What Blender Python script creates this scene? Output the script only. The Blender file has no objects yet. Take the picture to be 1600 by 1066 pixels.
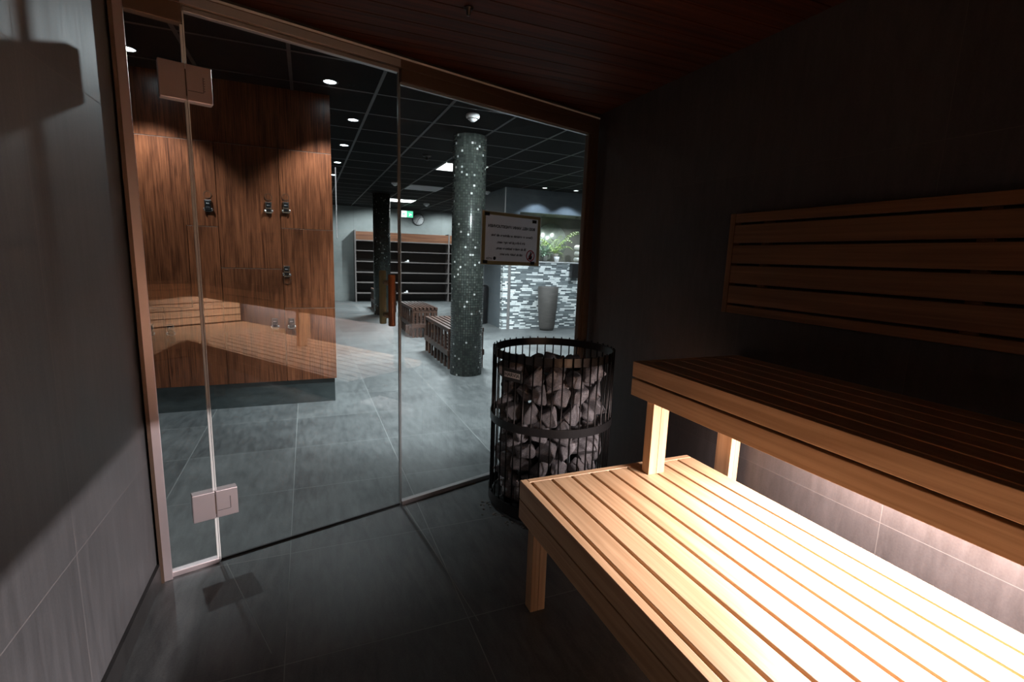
import bpy, bmesh, math, random
from mathutils import Vector, Matrix
random.seed(7)
R = math.radians
col = bpy.context.scene.collection

# ------------------------------------------------------------------ nodes
def nmat(name):
    m = bpy.data.materials.new(name); m.use_nodes = True
    nt = m.node_tree
    for n in list(nt.nodes): nt.nodes.remove(n)
    out = nt.nodes.new('ShaderNodeOutputMaterial')
    return m, nt, out
class N:
    def __init__(s, nt): s.nt = nt
    def node(s, t, **kw):
        n = s.nt.nodes.new(t)
        for k, v in kw.items(): setattr(n, k, v)
        return n
    def lk(s, a, b): s.nt.links.new(a, b)
    def put(s, sock, v):
        if hasattr(v, 'is_output'): s.lk(v, sock)
        else: sock.default_value = v
    def math(s, op, a, b=None, c=None, clamp=False):
        n = s.node('ShaderNodeMath', operation=op, use_clamp=clamp)
        s.put(n.inputs[0], a)
        if b is not None: s.put(n.inputs[1], b)
        if c is not None: s.put(n.inputs[2], c)
        return n.outputs[0]
    def mix(s, fac, a, b):
        n = s.node('ShaderNodeMix', data_type='RGBA')
        s.put(n.inputs[0], fac); s.put(n.inputs[6], a); s.put(n.inputs[7], b)
        return n.outputs[2]
    def coords(s):
        return s.node('ShaderNodeTexCoord').outputs['Object']
    def xyz(s, v):
        n = s.node('ShaderNodeSeparateXYZ'); s.lk(v, n.inputs[0]); return n.outputs
    def comb(s, x, y, z):
        n = s.node('ShaderNodeCombineXYZ')
        s.put(n.inputs[0], x); s.put(n.inputs[1], y); s.put(n.inputs[2], z); return n.outputs[0]
    def noise(s, vec, scale, detail=3, rough=.55, dist=0):
        n = s.node('ShaderNodeTexNoise'); s.lk(vec, n.inputs['Vector'])
        n.inputs['Scale'].default_value = scale; n.inputs['Detail'].default_value = detail
        n.inputs['Roughness'].default_value = rough; n.inputs['Distortion'].default_value = dist
        return n.outputs[0]
    def vscale(s, v, sc):
        n = s.node('ShaderNodeMapping'); s.lk(v, n.inputs[0]); n.inputs['Scale'].default_value = sc
        return n.outputs[0]
    def ramp(s, fac, stops):
        n = s.node('ShaderNodeValToRGB'); s.put(n.inputs[0], fac)
        e = n.color_ramp.elements
        while len(e) < len(stops): e.new(.5)
        for el, (p, c) in zip(e, stops):
            el.position = p; el.color = (*c, 1) if len(c) == 3 else c
        return n.outputs[0]
    def white(s, vec):
        n = s.node('ShaderNodeTexWhiteNoise', noise_dimensions='3D'); s.lk(vec, n.inputs['Vector'])
        return n.outputs['Value']
    def bump(s, h, strength, dist=.002):
        n = s.node('ShaderNodeBump'); s.put(n.inputs['Height'], h)
        n.inputs['Strength'].default_value = strength; n.inputs['Distance'].default_value = dist
        return n.outputs[0]
    def bsdf(s, out, color, rough=.5, metal=0, normal=None, spec=.5):
        b = s.node('ShaderNodeBsdfPrincipled')
        s.put(b.inputs['Base Color'], color if hasattr(color, 'is_output') else (*color, 1))
        s.put(b.inputs['Roughness'], rough); s.put(b.inputs['Metallic'], metal)
        s.put(b.inputs['Specular IOR Level'], spec)
        if normal is not None: s.lk(normal, b.inputs['Normal'])
        s.lk(b.outputs[0], out.inputs[0]); return b
    def line(s, v, period, off, half):
        # 1 on a grout line of coordinate v
        t = s.math('DIVIDE', s.math('SUBTRACT', v, off), period)
        fr = s.math('FRACT', s.math('ADD', t, .5))
        d = s.math('ABSOLUTE', s.math('SUBTRACT', fr, .5))
        return s.math('LESS_THAN', s.math('MULTIPLY', d, period), half)
    def cell(s, v, period, off):
        return s.math('FLOOR', s.math('DIVIDE', s.math('SUBTRACT', v, off), period))
    def seg(s, x, y, a, b, half):
        ax, ay = a; bx, by = b; L = math.hypot(bx-ax, by-ay); ux, uy = (bx-ax)/L, (by-ay)/L
        px = s.math('SUBTRACT', x, ax); py = s.math('SUBTRACT', y, ay)
        t = s.math('ADD', s.math('MULTIPLY', px, ux), s.math('MULTIPLY', py, uy))
        d = s.math('ABSOLUTE', s.math('SUBTRACT', s.math('MULTIPLY', px, uy), s.math('MULTIPLY', py, ux)))
        i = s.math('MULTIPLY', s.math('GREATER_THAN', t, 0), s.math('LESS_THAN', t, L))
        return s.math('MULTIPLY', i, s.math('LESS_THAN', d, half))

def plain(name, c, rough=.5, metal=0, spec=.5, var=.06, nscale=12):
    m, nt, out = nmat(name); n = N(nt)
    co = n.coords(); f = n.noise(co, nscale, 3)
    cc = n.mix(f, (*[x*(1-var) for x in c], 1), (*[min(1, x*(1+var)) for x in c], 1))
    n.bsdf(out, cc, rough, metal, spec=spec)
    return m
def wood(name, c1, c2, axis, rough=.5, fine=70, spec=.4, streak=2.2):
    m, nt, out = nmat(name); n = N(nt)
    co = n.coords()
    oi = n.node('ShaderNodeObjectInfo').outputs['Random']
    off = n.node('ShaderNodeVectorMath', operation='ADD'); n.lk(co, off.inputs[0])
    n.lk(n.comb(n.math('MULTIPLY', oi, 37.0), n.math('MULTIPLY', oi, 23.0), n.math('MULTIPLY', oi, 11.0)), off.inputs[1])
    sc = {'x': (.018, 1, 1), 'y': (1, .018, 1), 'z': (1, 1, .018)}[axis]
    v = n.vscale(off.outputs[0], sc)
    f1 = n.noise(v, fine, 4, .6, .3)
    f2 = n.noise(n.vscale(off.outputs[0], {'x': (.15, 1, 1), 'y': (1, .15, 1), 'z': (1, 1, .15)}[axis]), fine/8, 3, .5, streak)
    f = n.math('ADD', n.math('MULTIPLY', f1, .68), n.math('MULTIPLY', f2, .32))
    c = n.ramp(f, [(.38, c1), (.62, c2)])
    c = n.mix(n.math('MULTIPLY', oi, .28), c, (*[x*.75 for x in c1], 1))
    n.bsdf(out, c, rough, 0, n.bump(f1, .15, .001), spec=spec)
    return m
def stone_tile(name, c1, c2, lines, grout=(.16, .17, .17), rough=.45, streak=(8, 8, .9), spec=.45, extra=None, gw=.0018, amp=.5, mottle=3.0, k=.55):
    """lines: list of (axis index, period, offset). streak: noise stretch per axis"""
    m, nt, out = nmat(name); n = N(nt)
    co = n.coords(); X = n.xyz(co)
    f1 = n.noise(n.vscale(co, streak), 5, 5, .65, .4)
    f2 = n.noise(co, mottle, 3, .5)
    f3 = n.noise(co, 160, 2, .6)
    cells = []
    for ax, p, o in lines: cells.append(n.cell(X[ax], p, o))
    while len(cells) < 3: cells.append(0.0)
    rv = n.white(n.comb(*cells[:3]))
    f = n.math('ADD', n.math('MULTIPLY', f1, .5), n.math('MULTIPLY', f2, .3))
    f = n.math('ADD', f, n.math('MULTIPLY', f3, .2))
    f = n.math('ADD', f, n.math('MULTIPLY', n.math('SUBTRACT', rv, .5), .12))
    c = n.ramp(f, [(.5-amp*k/2, c1), (.5+amp*k/2, c2)])
    g = None
    for ax, p, o in lines:
        l = n.line(X[ax], p, o, gw)
        g = l if g is None else n.math('MAXIMUM', g, l)
    if extra: 
        for a, b in extra: g = n.math('MAXIMUM', g, n.seg(X[0], X[1], a, b, gw))
    c = n.mix(g, c, (*grout, 1))
    rr = n.math('ADD', rough-.06, n.math('MULTIPLY', f1, .14))
    rr = n.math('ADD', rr, n.math('MULTIPLY', g, .25))
    n.bsdf(out, c, rr, 0, n.bump(n.math('SUBTRACT', n.math('MULTIPLY', f1, .3), g), .3, .0015), spec=spec)
    return m
def emis(name, c, s):
    m, nt, out = nmat(name); n = N(nt)
    e = n.node('ShaderNodeEmission'); e.inputs[0].default_value = (*c, 1); e.inputs[1].default_value = s
    n.lk(e.outputs[0], out.inputs[0]); return m
def glass(name, tint=(.95, .975, .965), f0=.046, dust=0):
    m, nt, out = nmat(name); n = N(nt)
    lw = n.node('ShaderNodeLayerWeight'); lw.inputs[0].default_value = .5
    fac = n.math('ADD', f0, n.math('MULTIPLY', n.math('POWER', lw.outputs['Facing'], 5), 1-f0))
    t = n.node('ShaderNodeBsdfTransparent'); t.inputs[0].default_value = (*tint, 1)
    g = n.node('ShaderNodeBsdfGlossy'); g.inputs['Roughness'].default_value = 0.0
    g.inputs[0].default_value = (1, 1, 1, 1)
    mx = n.node('ShaderNodeMixShader'); n.lk(fac, mx.inputs[0]); n.lk(t.outputs[0], mx.inputs[1]); n.lk(g.outputs[0], mx.inputs[2])
    if dust:
        co = n.coords()
        sp = n.math('POWER', n.noise(co, 55, 4, .8), 3.0); cl = n.math('POWER', n.noise(co, 4, 3, .6), 2.0)
        fd = n.math('MULTIPLY', n.math('MULTIPLY', sp, cl), dust, clamp=True)
        tr = n.node('ShaderNodeBsdfTranslucent'); tr.inputs[0].default_value = (.8, .85, .85, 1)
        df = n.node('ShaderNodeBsdfDiffuse'); df.inputs[0].default_value = (.8, .85, .85, 1)
        ad = n.node('ShaderNodeMixShader'); ad.inputs[0].default_value = .8; n.lk(df.outputs[0], ad.inputs[1]); n.lk(tr.outputs[0], ad.inputs[2])
        m2 = n.node('ShaderNodeMixShader'); n.lk(fd, m2.inputs[0]); n.lk(mx.outputs[0], m2.inputs[1]); n.lk(ad.outputs[0], m2.inputs[2]); mx = m2
    n.lk(mx.outputs[0], out.inputs[0]); return m

# ---- palette
M = {}
FX, FXO, FY, FYO = .61, -.105, .635, 1.53
M['floor'] = stone_tile('slate_floor_tile', (.042, .046, .048), (.122, .130, .130), [(0, FX, FXO), (1, FY, FYO)],
    grout=(.20, .21, .205), rough=.42, streak=(5, 1.2, 1), spec=.5,
    extra=[((.436, 2.463), (.535, 1.50)), ((-.35, 2.18), (-.147, 1.595))], gw=.0017, amp=.55)
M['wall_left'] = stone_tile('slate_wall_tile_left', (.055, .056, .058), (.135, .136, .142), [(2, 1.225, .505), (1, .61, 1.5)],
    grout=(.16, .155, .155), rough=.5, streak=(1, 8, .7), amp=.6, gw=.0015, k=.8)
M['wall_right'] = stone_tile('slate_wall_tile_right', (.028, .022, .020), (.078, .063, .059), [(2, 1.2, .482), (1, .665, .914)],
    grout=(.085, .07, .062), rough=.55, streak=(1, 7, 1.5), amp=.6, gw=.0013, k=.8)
M['wall_dark'] = stone_tile('slate_wall_tile_dark', (.035, .037, .037), (.085, .09, .09), [(2, .61, .0), (0, .61, FXO)],
    grout=(.06, .06, .06), rough=.5, streak=(3, 3, 1.2), amp=.7, gw=.002, mottle=1.4)
M['shade_strip'] = stone_tile('dark_shade_strip', (.016, .016, .016), (.035, .035, .035), [(1, .61, 1.5)], grout=(.05, .05, .05), rough=.4, streak=(1, 3, 1))  # dark colour standing in for shade at the wall foot
M['backpaint'] = stone_tile('grey_render', (.16, .175, .17), (.26, .28, .27), [(0, 1.22, 0.0)], grout=(.10, .105, .105), rough=.7, streak=(1, 1, 1), amp=.8, mottle=1.2)
M['blue_wall'] = stone_tile('blue_grey_tile', (.09, .11, .125), (.16, .185, .20), [(2, .61, 0), (1, .61, FYO)], grout=(.2, .21, .22), rough=.45, streak=(1, 2, 2), amp=.7)
M['plinth'] = stone_tile('plinth_tile', (.028, .036, .038), (.065, .08, .082), [(0, .61, FXO)], grout=(.05, .06, .06), rough=.3, streak=(2, 2, 5))
M['ceil_red'] = wood('thermo_wood_boards', (.026, .007, .003), (.085, .022, .008), 'x', .6, 40, spec=.12)
M['ceil_tile'] = plain('black_ceiling_tile', (.0035, .004, .0045), .9, spec=.12, var=.2, nscale=60)
M['grid'] = plain('dark_ceiling_grid', (.020, .021, .023), .5, .1)
M['bench_y'] = wood('alder_wood_along', (.38, .225, .118), (.58, .378, .222), 'y', .45, 60)
M['bench_x'] = wood('alder_wood_across', (.38, .225, .118), (.58, .378, .222), 'x', .45, 60)
M['bench_z'] = wood('alder_wood_upright', (.38, .225, .118), (.58, .378, .222), 'z', .45, 60)
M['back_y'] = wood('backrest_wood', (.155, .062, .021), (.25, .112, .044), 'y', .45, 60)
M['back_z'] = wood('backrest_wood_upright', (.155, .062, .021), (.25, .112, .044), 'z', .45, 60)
M['walnut'] = wood('walnut_veneer', (.052, .015, .006), (.235, .078, .033), 'z', .32, 190, spec=.5, streak=.8)
M['walnut_x'] = wood('walnut_header', (.08, .03, .014), (.19, .08, .04), 'x', .45, 40)
M['lit_edge'] = plain('pale_lit_edge', (.50, .36, .30), .35, .3)  # pale colour for the light caught by locker door top edges
M['chrome'] = plain('chrome', (.75, .75, .76), .18, 1.0)
M['alu'] = plain('satin_aluminium', (.80, .70, .71), .38, .88)
M['alu_dark'] = plain('bronze_profile', (.13, .085, .06), .42, .6)
M['alu_grey'] = plain('header_profile', (.34, .33, .33), .38, .6)
M['alu_face'] = plain('header_face_grey', (.30, .29, .29), .4, .2)
M['seal'] = plain('clear_seal_strip', (.78, .80, .78), .25)
M['seal_grey'] = plain('grey_seal_strip', (.36, .40, .40), .2, .4)
M['glass'] = glass('clear_glass'); M['glass_dusty'] = glass('dusty_glass', dust=.35)
M['black'] = plain('black_plastic', (.008, .008, .009), .35)
M['black_metal'] = plain('black_painted_steel', (.020, .018, .018), .38, .3)
M['rod'] = plain('dark_steel_rod', (.018, .015, .014), .35, .7)
M['plate'] = plain('grey_badge', (.05, .05, .048), .5, .4)
M['plate_white'] = plain('badge_field', (.75, .72, .68), .5)
M['ink'] = plain('black_ink', (.006, .006, .007), .6)
M['red'] = plain('red_ink', (.38, .02, .04), .6)
def thin(name, c, tr=.5):
    m, nt, out = nmat(name); n = N(nt)
    f = n.noise(n.coords(), 30, 3)
    cc = n.mix(f, (*[x*.92 for x in c], 1), (*[x*1.08 for x in c], 1))
    d = n.node('ShaderNodeBsdfDiffuse'); t = n.node('ShaderNodeBsdfTranslucent'); n.lk(cc, d.inputs[0]); n.lk(cc, t.inputs[0])
    mx = n.node('ShaderNodeMixShader'); mx.inputs[0].default_value = tr
    n.lk(d.outputs[0], mx.inputs[1]); n.lk(t.outputs[0], mx.inputs[2]); n.lk(mx.outputs[0], out.inputs[0]); return m
M['paper'] = thin('grey_paper_back', (.78, .79, .84), .65); M['paper_border'] = thin('tan_paper_border', (.42, .34, .20), .55); M['margin'] = thin('lamination_margin', (.75, .80, .84), .7)
M['olive'] = wood('pale_handle_wood', (.50, .44, .24), (.66, .58, .34), 'z', .5, 60)
M['handle'] = wood('red_brown_handle_wood', (.19, .07, .026), (.30, .12, .048), 'z', .4, 60)
M['knob'] = plain('brass_knob', (.60, .46, .33), .3, .6)
M['dk_wood_x'] = wood('dark_bench_wood_across', (.022, .009, .006), (.060, .029, .019), 'x', .45, 50)
M['dk_wood_y'] = wood('dark_bench_wood_along', (.022, .009, .006), (.060, .029, .019), 'y', .45, 50)
M['dk_wood_z'] = wood('dark_bench_wood_upright', (.022, .009, .006), (.060, .029, .019), 'z', .45, 50)
M['shelf'] = plain('shelf_grey', (.12, .105, .10), .5)
M['shelf_back'] = plain('shelf_back_brown', (.014, .009, .007), .6)
M['white'] = plain('white_plastic', (.72, .72, .72), .4)
M['cloth'] = plain('white_cloth', (.70, .70, .66), .8)
M['leaf'] = plain('fern_green', (.24, .34, .10), .5, var=.4)
M['leaf_pale'] = plain('pale_succulent', (.36, .50, .36), .5, var=.25)
M['pot'] = plain('pale_pot', (.48, .44, .40), .5)
M['niche'] = plain('niche_stone', (.12, .12, .105), .6, var=.35, nscale=5)
M['mirror'] = plain('round_mirror', (.50, .56, .50), .25, .55, var=.3, nscale=14)
M['panel_on'] = emis('lit_panel', (1, 1, 1), 6.0)
M['panel_off'] = plain('unlit_panel', (.42, .40, .42), .6)
M['lens'] = emis('downlight_lens', (.86, .93, 1), 14.0)
M['lens_small'] = emis('small_downlight_lens', (.92, .96, 1), 6.0)
M['led'] = emis('warm_led', (1, .66, .38), 3.0); M['led_tube'] = emis('warm_led_tube', (1, .84, .74), 9.0)
M['green'] = emis('exit_green', (.12, .75, .42), 1.6)
M['exit_white'] = emis('exit_white', (.85, 1, .95), 2.2)
M['dust'] = plain('dust', (.16, .15, .14), .9, var=.4, nscale=80)

def mosaic_pillar():
    m, nt, out = nmat('dark_glass_mosaic'); n = N(nt)
    X = n.xyz(n.coords())
    a = n.math('MULTIPLY', n.math('ARCTAN2', X[1], X[0]), .175)
    p = .0262
    g = n.math('MAXIMUM', n.line(a, p, 0, .0030), n.line(X[2], p, 0, .0030))
    rv = n.white(n.comb(n.cell(a, p, 0), n.cell(X[2], p, 0), 3.0))
    base = n.ramp(rv, [(0, (.050, .060, .053)), (.5, (.085, .10, .088)), (.90, (.12, .14, .12)), (.965, (.15, .17, .15)), (.972, (.80, .82, .78)), (1, (.95, .95, .92))])
    c = n.mix(g, base, (.006, .007, .006, 1))
    rr = n.math('ADD', n.math('MULTIPLY', g, .4), .24)
    n.bsdf(out, c, rr, n.math('MULTIPLY', n.math('SUBTRACT', 1.0, g), .30), n.bump(n.math('SUBTRACT', n.math('MULTIPLY', rv, .5), g), .35, .0015))
    return m
M['mosaic'] = mosaic_pillar()
def strip_mosaic():
    m, nt, out = nmat('strip_mosaic'); n = N(nt)
    X = n.xyz(n.coords()); ph = .0295
    row = n.cell(X[2], ph, 0)
    sh = n.math('MULTIPLY', n.white(n.comb(row, 0.0, 5.0)), .35)
    u = n.math('ADD', X[0], n.math('ADD', sh, n.math('MULTIPLY', X[1], 1.0)))
    pw = .118
    g = n.math('MAXIMUM', n.line(u, pw, 0, .0022), n.line(X[2], ph, 0, .0022))
    rv = n.white(n.comb(n.cell(u, pw, 0), row, 1.0))
    c = n.ramp(rv, [(0, (.10, .115, .125)), (.30, (.17, .195, .205)), (.52, (.26, .29, .30)), (.56, (.66, .71, .72)), (.8, (.80, .84, .84)), (1, (.92, .94, .94))])
    c = n.mix(g, c, (.16, .18, .19, 1))
    n.bsdf(out, c, n.math('ADD', .16, n.math('MULTIPLY', g, .4)), 0, n.bump(n.math('SUBTRACT', rv, g), .4, .002), spec=.6)
    return m
M['strip'] = strip_mosaic()
def woven():
    m, nt, out = nmat('woven_planter'); n = N(nt)
    X = n.xyz(n.coords())
    a = n.math('MULTIPLY', n.math('ARCTAN2', X[1], X[0]), .18)
    w = n.math('SINE', n.math('MULTIPLY', X[2], 210.0)); w2 = n.math('SINE', n.math('MULTIPLY', a, 150.0))
    h = n.math('MULTIPLY', w, w2)
    c = n.ramp(n.math('ADD', n.math('MULTIPLY', h, .25), n.noise(n.vscale(n.coords(), (1, 1, 8)), 9)), [(.3, (.035, .032, .029)), (.8, (.11, .10, .094))])
    n.bsdf(out, c, .6, 0, n.bump(h, .5, .004)); return m
M['woven'] = woven()
def rock():
    m, nt, out = nmat('grey_sauna_stone'); n = N(nt)
    co = n.coords(); oi = n.node('ShaderNodeObjectInfo').outputs['Random']
    f = n.noise(co, 35, 5, .7); f2 = n.noise(co, 220, 2, .7)
    ff = n.math('ADD', n.math('MULTIPLY', f, .5), n.math('MULTIPLY', f2, .5))
    c = n.ramp(ff, [(.35, (.10, .092, .094)), (.55, (.24, .22, .225)), (.68, (.46, .43, .44))])
    c = n.mix(n.math('MULTIPLY', oi, .5), c, (.09, .085, .085, 1))
    n.bsdf(out, c, .8, 0, n.bump(ff, .5, .004), spec=.25); return m
M['rock'] = rock()

# ------------------------------------------------------------------ mesh helpers
class MB:
    def __init__(s): s.bm = bmesh.new(); s.mats = []
    def _mi(s, m):
        if m not in s.mats: s.mats.append(m)
        return s.mats.index(m)
    def box(s, x0, x1, y0, y1, z0, z1, m=None, bev=0, T=None):
        vs = [s.bm.verts.new((x, y, z)) for x in (x0, x1) for y in (y0, y1) for z in (z0, z1)]
        q = [(0, 1, 3, 2), (4, 6, 7, 5), (0, 4, 5, 1), (2, 3, 7, 6), (0, 2, 6, 4), (1, 5, 7, 3)]
        fs = [s.bm.faces.new([vs[i] for i in f]) for f in q]
        if m: 
            for f in fs: f.material_index = s._mi(m)
        if bev > 0:
            es = list({e for f in fs for e in f.edges})
            r = bmesh.ops.bevel(s.bm, geom=es, offset=bev, segments=2, affect='EDGES', profile=.5)
            if m:
                for f in r['faces']: f.material_index = s._mi(m)
            vs = list({v for f in r['faces'] for v in f.verts} | {v for v in vs if v.is_valid})
        if T is not None:
            for v in vs: v.co = T @ v.co
        return s
    def prism(s, pts, h0, h1, axis='z', m=None):
        # polygon in the plane normal to axis, extruded h0..h1
        def mk(p, h):
            if axis == 'z': return (p[0], p[1], h)
            if axis == 'y': return (p[0], h, p[1])
            return (h, p[0], p[1])
        a = [s.bm.verts.new(mk(p, h0)) for p in pts]; b = [s.bm.verts.new(mk(p, h1)) for p in pts]
        fs = [s.bm.faces.new(a[::-1]), s.bm.faces.new(b)]
        n = len(pts)
        for i in range(n): fs.append(s.bm.faces.new((a[i], a[(i+1) % n], b[(i+1) % n], b[i])))
        if m:
            for f in fs: f.material_index = s._mi(m)
        return s
    def lathe(s, prof, seg=48, cx=0, cy=0, m=None, smooth=True, closed=False, T=None):
        rings = []
        for r, z in prof:
            rings.append([s.bm.verts.new((cx+r*math.cos(2*math.pi*i/seg), cy+r*math.sin(2*math.pi*i/seg), z)) for i in range(seg)])
        fs = []
        rr = list(zip(rings[:-1], rings[1:]))
        if closed: rr.append((rings[-1], rings[0]))
        for a, b in rr:
            for i in range(seg):
                fs.append(s.bm.faces.new((a[i], a[(i+1) % seg], b[(i+1) % seg], b[i])))
        if not closed:
            fs.append(s.bm.faces.new(rings[0][::-1])); fs.append(s.bm.faces.new(rings[-1]))
        for f in fs:
            f.smooth = smooth
            if m: f.material_index = s._mi(m)
        if T is not None:
            for r in rings:
                for v in r: v.co = T @ v.co
        return s
    def tube(s, pts, r, seg=8, m=None, radii=None):
        pts = [Vector(p) for p in pts]; rings = []
        for i, p in enumerate(pts):
            d = (pts[min(i+1, len(pts)-1)] - pts[max(i-1, 0)]).normalized()
            u = d.cross(Vector((0, 0, 1)))
            if u.length < 1e-3: u = d.cross(Vector((1, 0, 0)))
            u.normalize(); w = d.cross(u)
            rad = radii[i] if radii else r
            rings.append([s.bm.verts.new(p + u*math.cos(2*math.pi*k/seg)*rad + w*math.sin(2*math.pi*k/seg)*rad) for k in range(seg)])
        fs = []
        for a, b in zip(rings[:-1], rings[1:]):
            for i in range(seg): fs.append(s.bm.faces.new((a[i], a[(i+1) % seg], b[(i+1) % seg], b[i])))
        fs += [s.bm.faces.new(rings[0][::-1]), s.bm.faces.new(rings[-1])]
        for f in fs:
            f.smooth = True
            if m: f.material_index = s._mi(m)
        return s
    def build(s, name, mat=None, parent=None, loc=None):
        bmesh.ops.recalc_face_normals(s.bm, faces=s.bm.faces[:])
        me = bpy.data.meshes.new(name); s.bm.to_mesh(me); s.bm.free()
        if mat is not None: me.materials.append(M[mat] if isinstance(mat, str) else mat)
        for k in s.mats: me.materials.append(M[k])
        o = bpy.data.objects.new(name, me); col.objects.link(o)
        if parent: o.parent = parent
        if loc: o.location = loc
        return o
def thing(name, label, cat, loc=(0, 0, 0), rz=0, group=None):
    o = bpy.data.objects.new(name, None); col.objects.link(o)
    o.empty_display_size = .1
    o.location = loc; o.rotation_euler = (0, 0, rz)
    o['label'] = label; o['category'] = cat
    if group: o['group'] = group
    return o
def tag(o, label, cat, group=None):
    o['label'] = label; o['category'] = cat
    if group: o['group'] = group
    return o
def struct(o, label=None):
    o['kind'] = 'structure'
    if label: o['label'] = label
    return o
def copy_tree(o, parent=None):
    c = o.copy(); col.objects.link(c)
    if parent: c.parent = parent
    for ch in list(o.children): copy_tree(ch, c)
    return c
def text(s, size, mat, T, parent, name='lettering', depth=.0004, align='CENTER', bold=0):
    cu = bpy.data.curves.new('t', 'FONT'); cu.body = s; cu.size = size; cu.align_x = align; cu.align_y = 'CENTER'
    cu.extrude = depth; cu.offset = bold
    to = bpy.data.objects.new('t', cu); col.objects.link(to)
    bpy.context.view_layer.update()
    me = bpy.data.meshes.new_from_object(to.evaluated_get(bpy.context.evaluated_depsgraph_get()))
    bpy.data.objects.remove(to); bpy.data.curves.remove(cu)
    me.transform(T); me.materials.clear(); me.materials.append(M[mat])
    o = bpy.data.objects.new(name, me); col.objects.link(o)
    if parent: o.parent = parent
    return o

# ------------------------------------------------------------------ camera (frame 1600 x 1066)
cam = bpy.data.cameras.new('camera'); cam.sensor_width = 36; cam.lens = 768.67/1600*36; cam.clip_start = .02
co = bpy.data.objects.new('camera', cam); col.objects.link(co)
r_ = Vector((0.92392606, -0.38109561, 0.03356727)); u_ = Vector((0.03248076, 0.16556441, 0.98566395)); f_ = Vector((0.38118975, 0.90959033, -0.16534755))
mt = Matrix((r_, u_, -f_)).transposed().to_4x4(); mt.translation = (0, 0, 1.3)
co.matrix_world = mt
bpy.context.scene.camera = co

XL, XR = -.575, 1.72            # sauna side walls
CZ, OZ = 2.20, 2.55             # sauna ceiling, changing room ceiling
GA = Vector((XL, 2.147, 0)); GD = Vector((.9584, .2854, 0)).normalized(); GN = Vector((-GD.y, GD.x, 0))
GANG = math.atan2(GD.y, GD.x)
GLEN = (XR - XL)/GD.x           # length of the glass front
def gpt(s, n=0, z=0): return GA + GD*s + GN*n + Vector((0, 0, z))

# ------------------------------------------------------------------ room shell
struct(MB().box(-4.5, 7.0, -2.4, 14.6, -.12, 0).build('floor', 'floor'))
def poly(name, pts, z0, z1, mat): return struct(MB().prism(pts, z0, z1, 'z').build(name, mat))
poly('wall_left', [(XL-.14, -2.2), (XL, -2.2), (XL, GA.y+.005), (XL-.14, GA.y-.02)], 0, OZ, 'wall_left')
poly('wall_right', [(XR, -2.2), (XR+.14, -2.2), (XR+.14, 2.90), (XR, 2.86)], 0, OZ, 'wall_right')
struct(MB().box(XL-.14, XR+.14, -2.34, -2.2, 0, OZ).build('wall_rear', 'wall_right'))
# wooden board ceiling of the sauna, boards across the room
b = MB(); y = -2.2
while y < 2.85:
    y1 = y + .092
    # clip the right end of each board to the slanted glass front
    def xmin(yy): return XL if yy <= GA.y else XL + (yy-GA.y)/GD.y*GD.x
    xa, xb = xmin(y), xmin(y1)
    if xb > XR: break
    b.prism([(max(xa, XL), y), (XR, y), (XR, y1), (max(xb, XL), y1)], CZ, CZ+.018, 'z')
    y += .098
b.box(XL, XR, -2.2, 2.1, CZ+.02, CZ+.03)
struct(b.build('ceiling', 'ceil_red'))
struct(MB().prism([(XL-.1, -2.2), (XR+.1, -2.2), (XR+.1, 2.86), (XL-.1, GA.y)], CZ+.032, OZ, 'z').build('ceiling', 'black'))
# bulkhead above the glass
G = Matrix.Translation(GA) @ Matrix.Rotation(GANG, 4, 'Z')
struct(MB().box(0, GLEN, .0, .10, 2.185, OZ, T=G).build('wall_front', 'wall_dark'))
# changing room
struct(MB().box(-4.5, 7.0, 1.2, 14.6, OZ, OZ+.1).build('ceiling', 'ceil_tile'))
b = MB()
k = -7
for i in range(-7, 11):
    x = .55 + .61*i
    if -4.4 < x < 6.9: b.box(x-.012, x+.012, (2.95 if x > -.8 and x < 1.9 else 1.3), 14.4, OZ-.004, OZ+.002)
for i in range(-4, 16):
    y = 4.885 + .61*i
    if y > 3.0: b.box(-4.4, 6.9, y-.012, y+.012, OZ-.003, OZ+.002)
struct(b.build('trim_1', 'grid'))
struct(MB().box(-4.5, 7, 14.3, 14.5, 0, OZ).build('wall_back', 'backpaint'))
struct(MB().box(6.0, 6.2, 2.9, 14.3, 0, OZ).build('wall_outer_right', 'wall_dark'))
struct(MB().box(-4.5, -4.3, 1.2, 14.3, 0, OZ).build('wall_outer_left', 'wall_dark'))
struct(MB().box(XR+.14, 6.2, 2.70, 2.90, 0, OZ).build('wall_outer_front', 'wall_dark'))
struct(MB().box(-4.3, XL-.14, 1.2, 1.4, 0, OZ).build('wall_outer_near', 'wall_dark'))
struct(MB().box(XL, XL+.012, -.70, GA.y-.01, 0, .082).build('shade_strip_left', 'shade_strip'))  # dark strip put in for the shade along the foot of the left wall

# ------------------------------------------------------------------ glass front
def gbox(s0, s1, n0, n1, z0, z1, b=None, m=None, bev=0):
    b = b or MB(); b.box(s0, s1, n0, n1, z0, z1, m=m, bev=bev, T=G); return b
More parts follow.
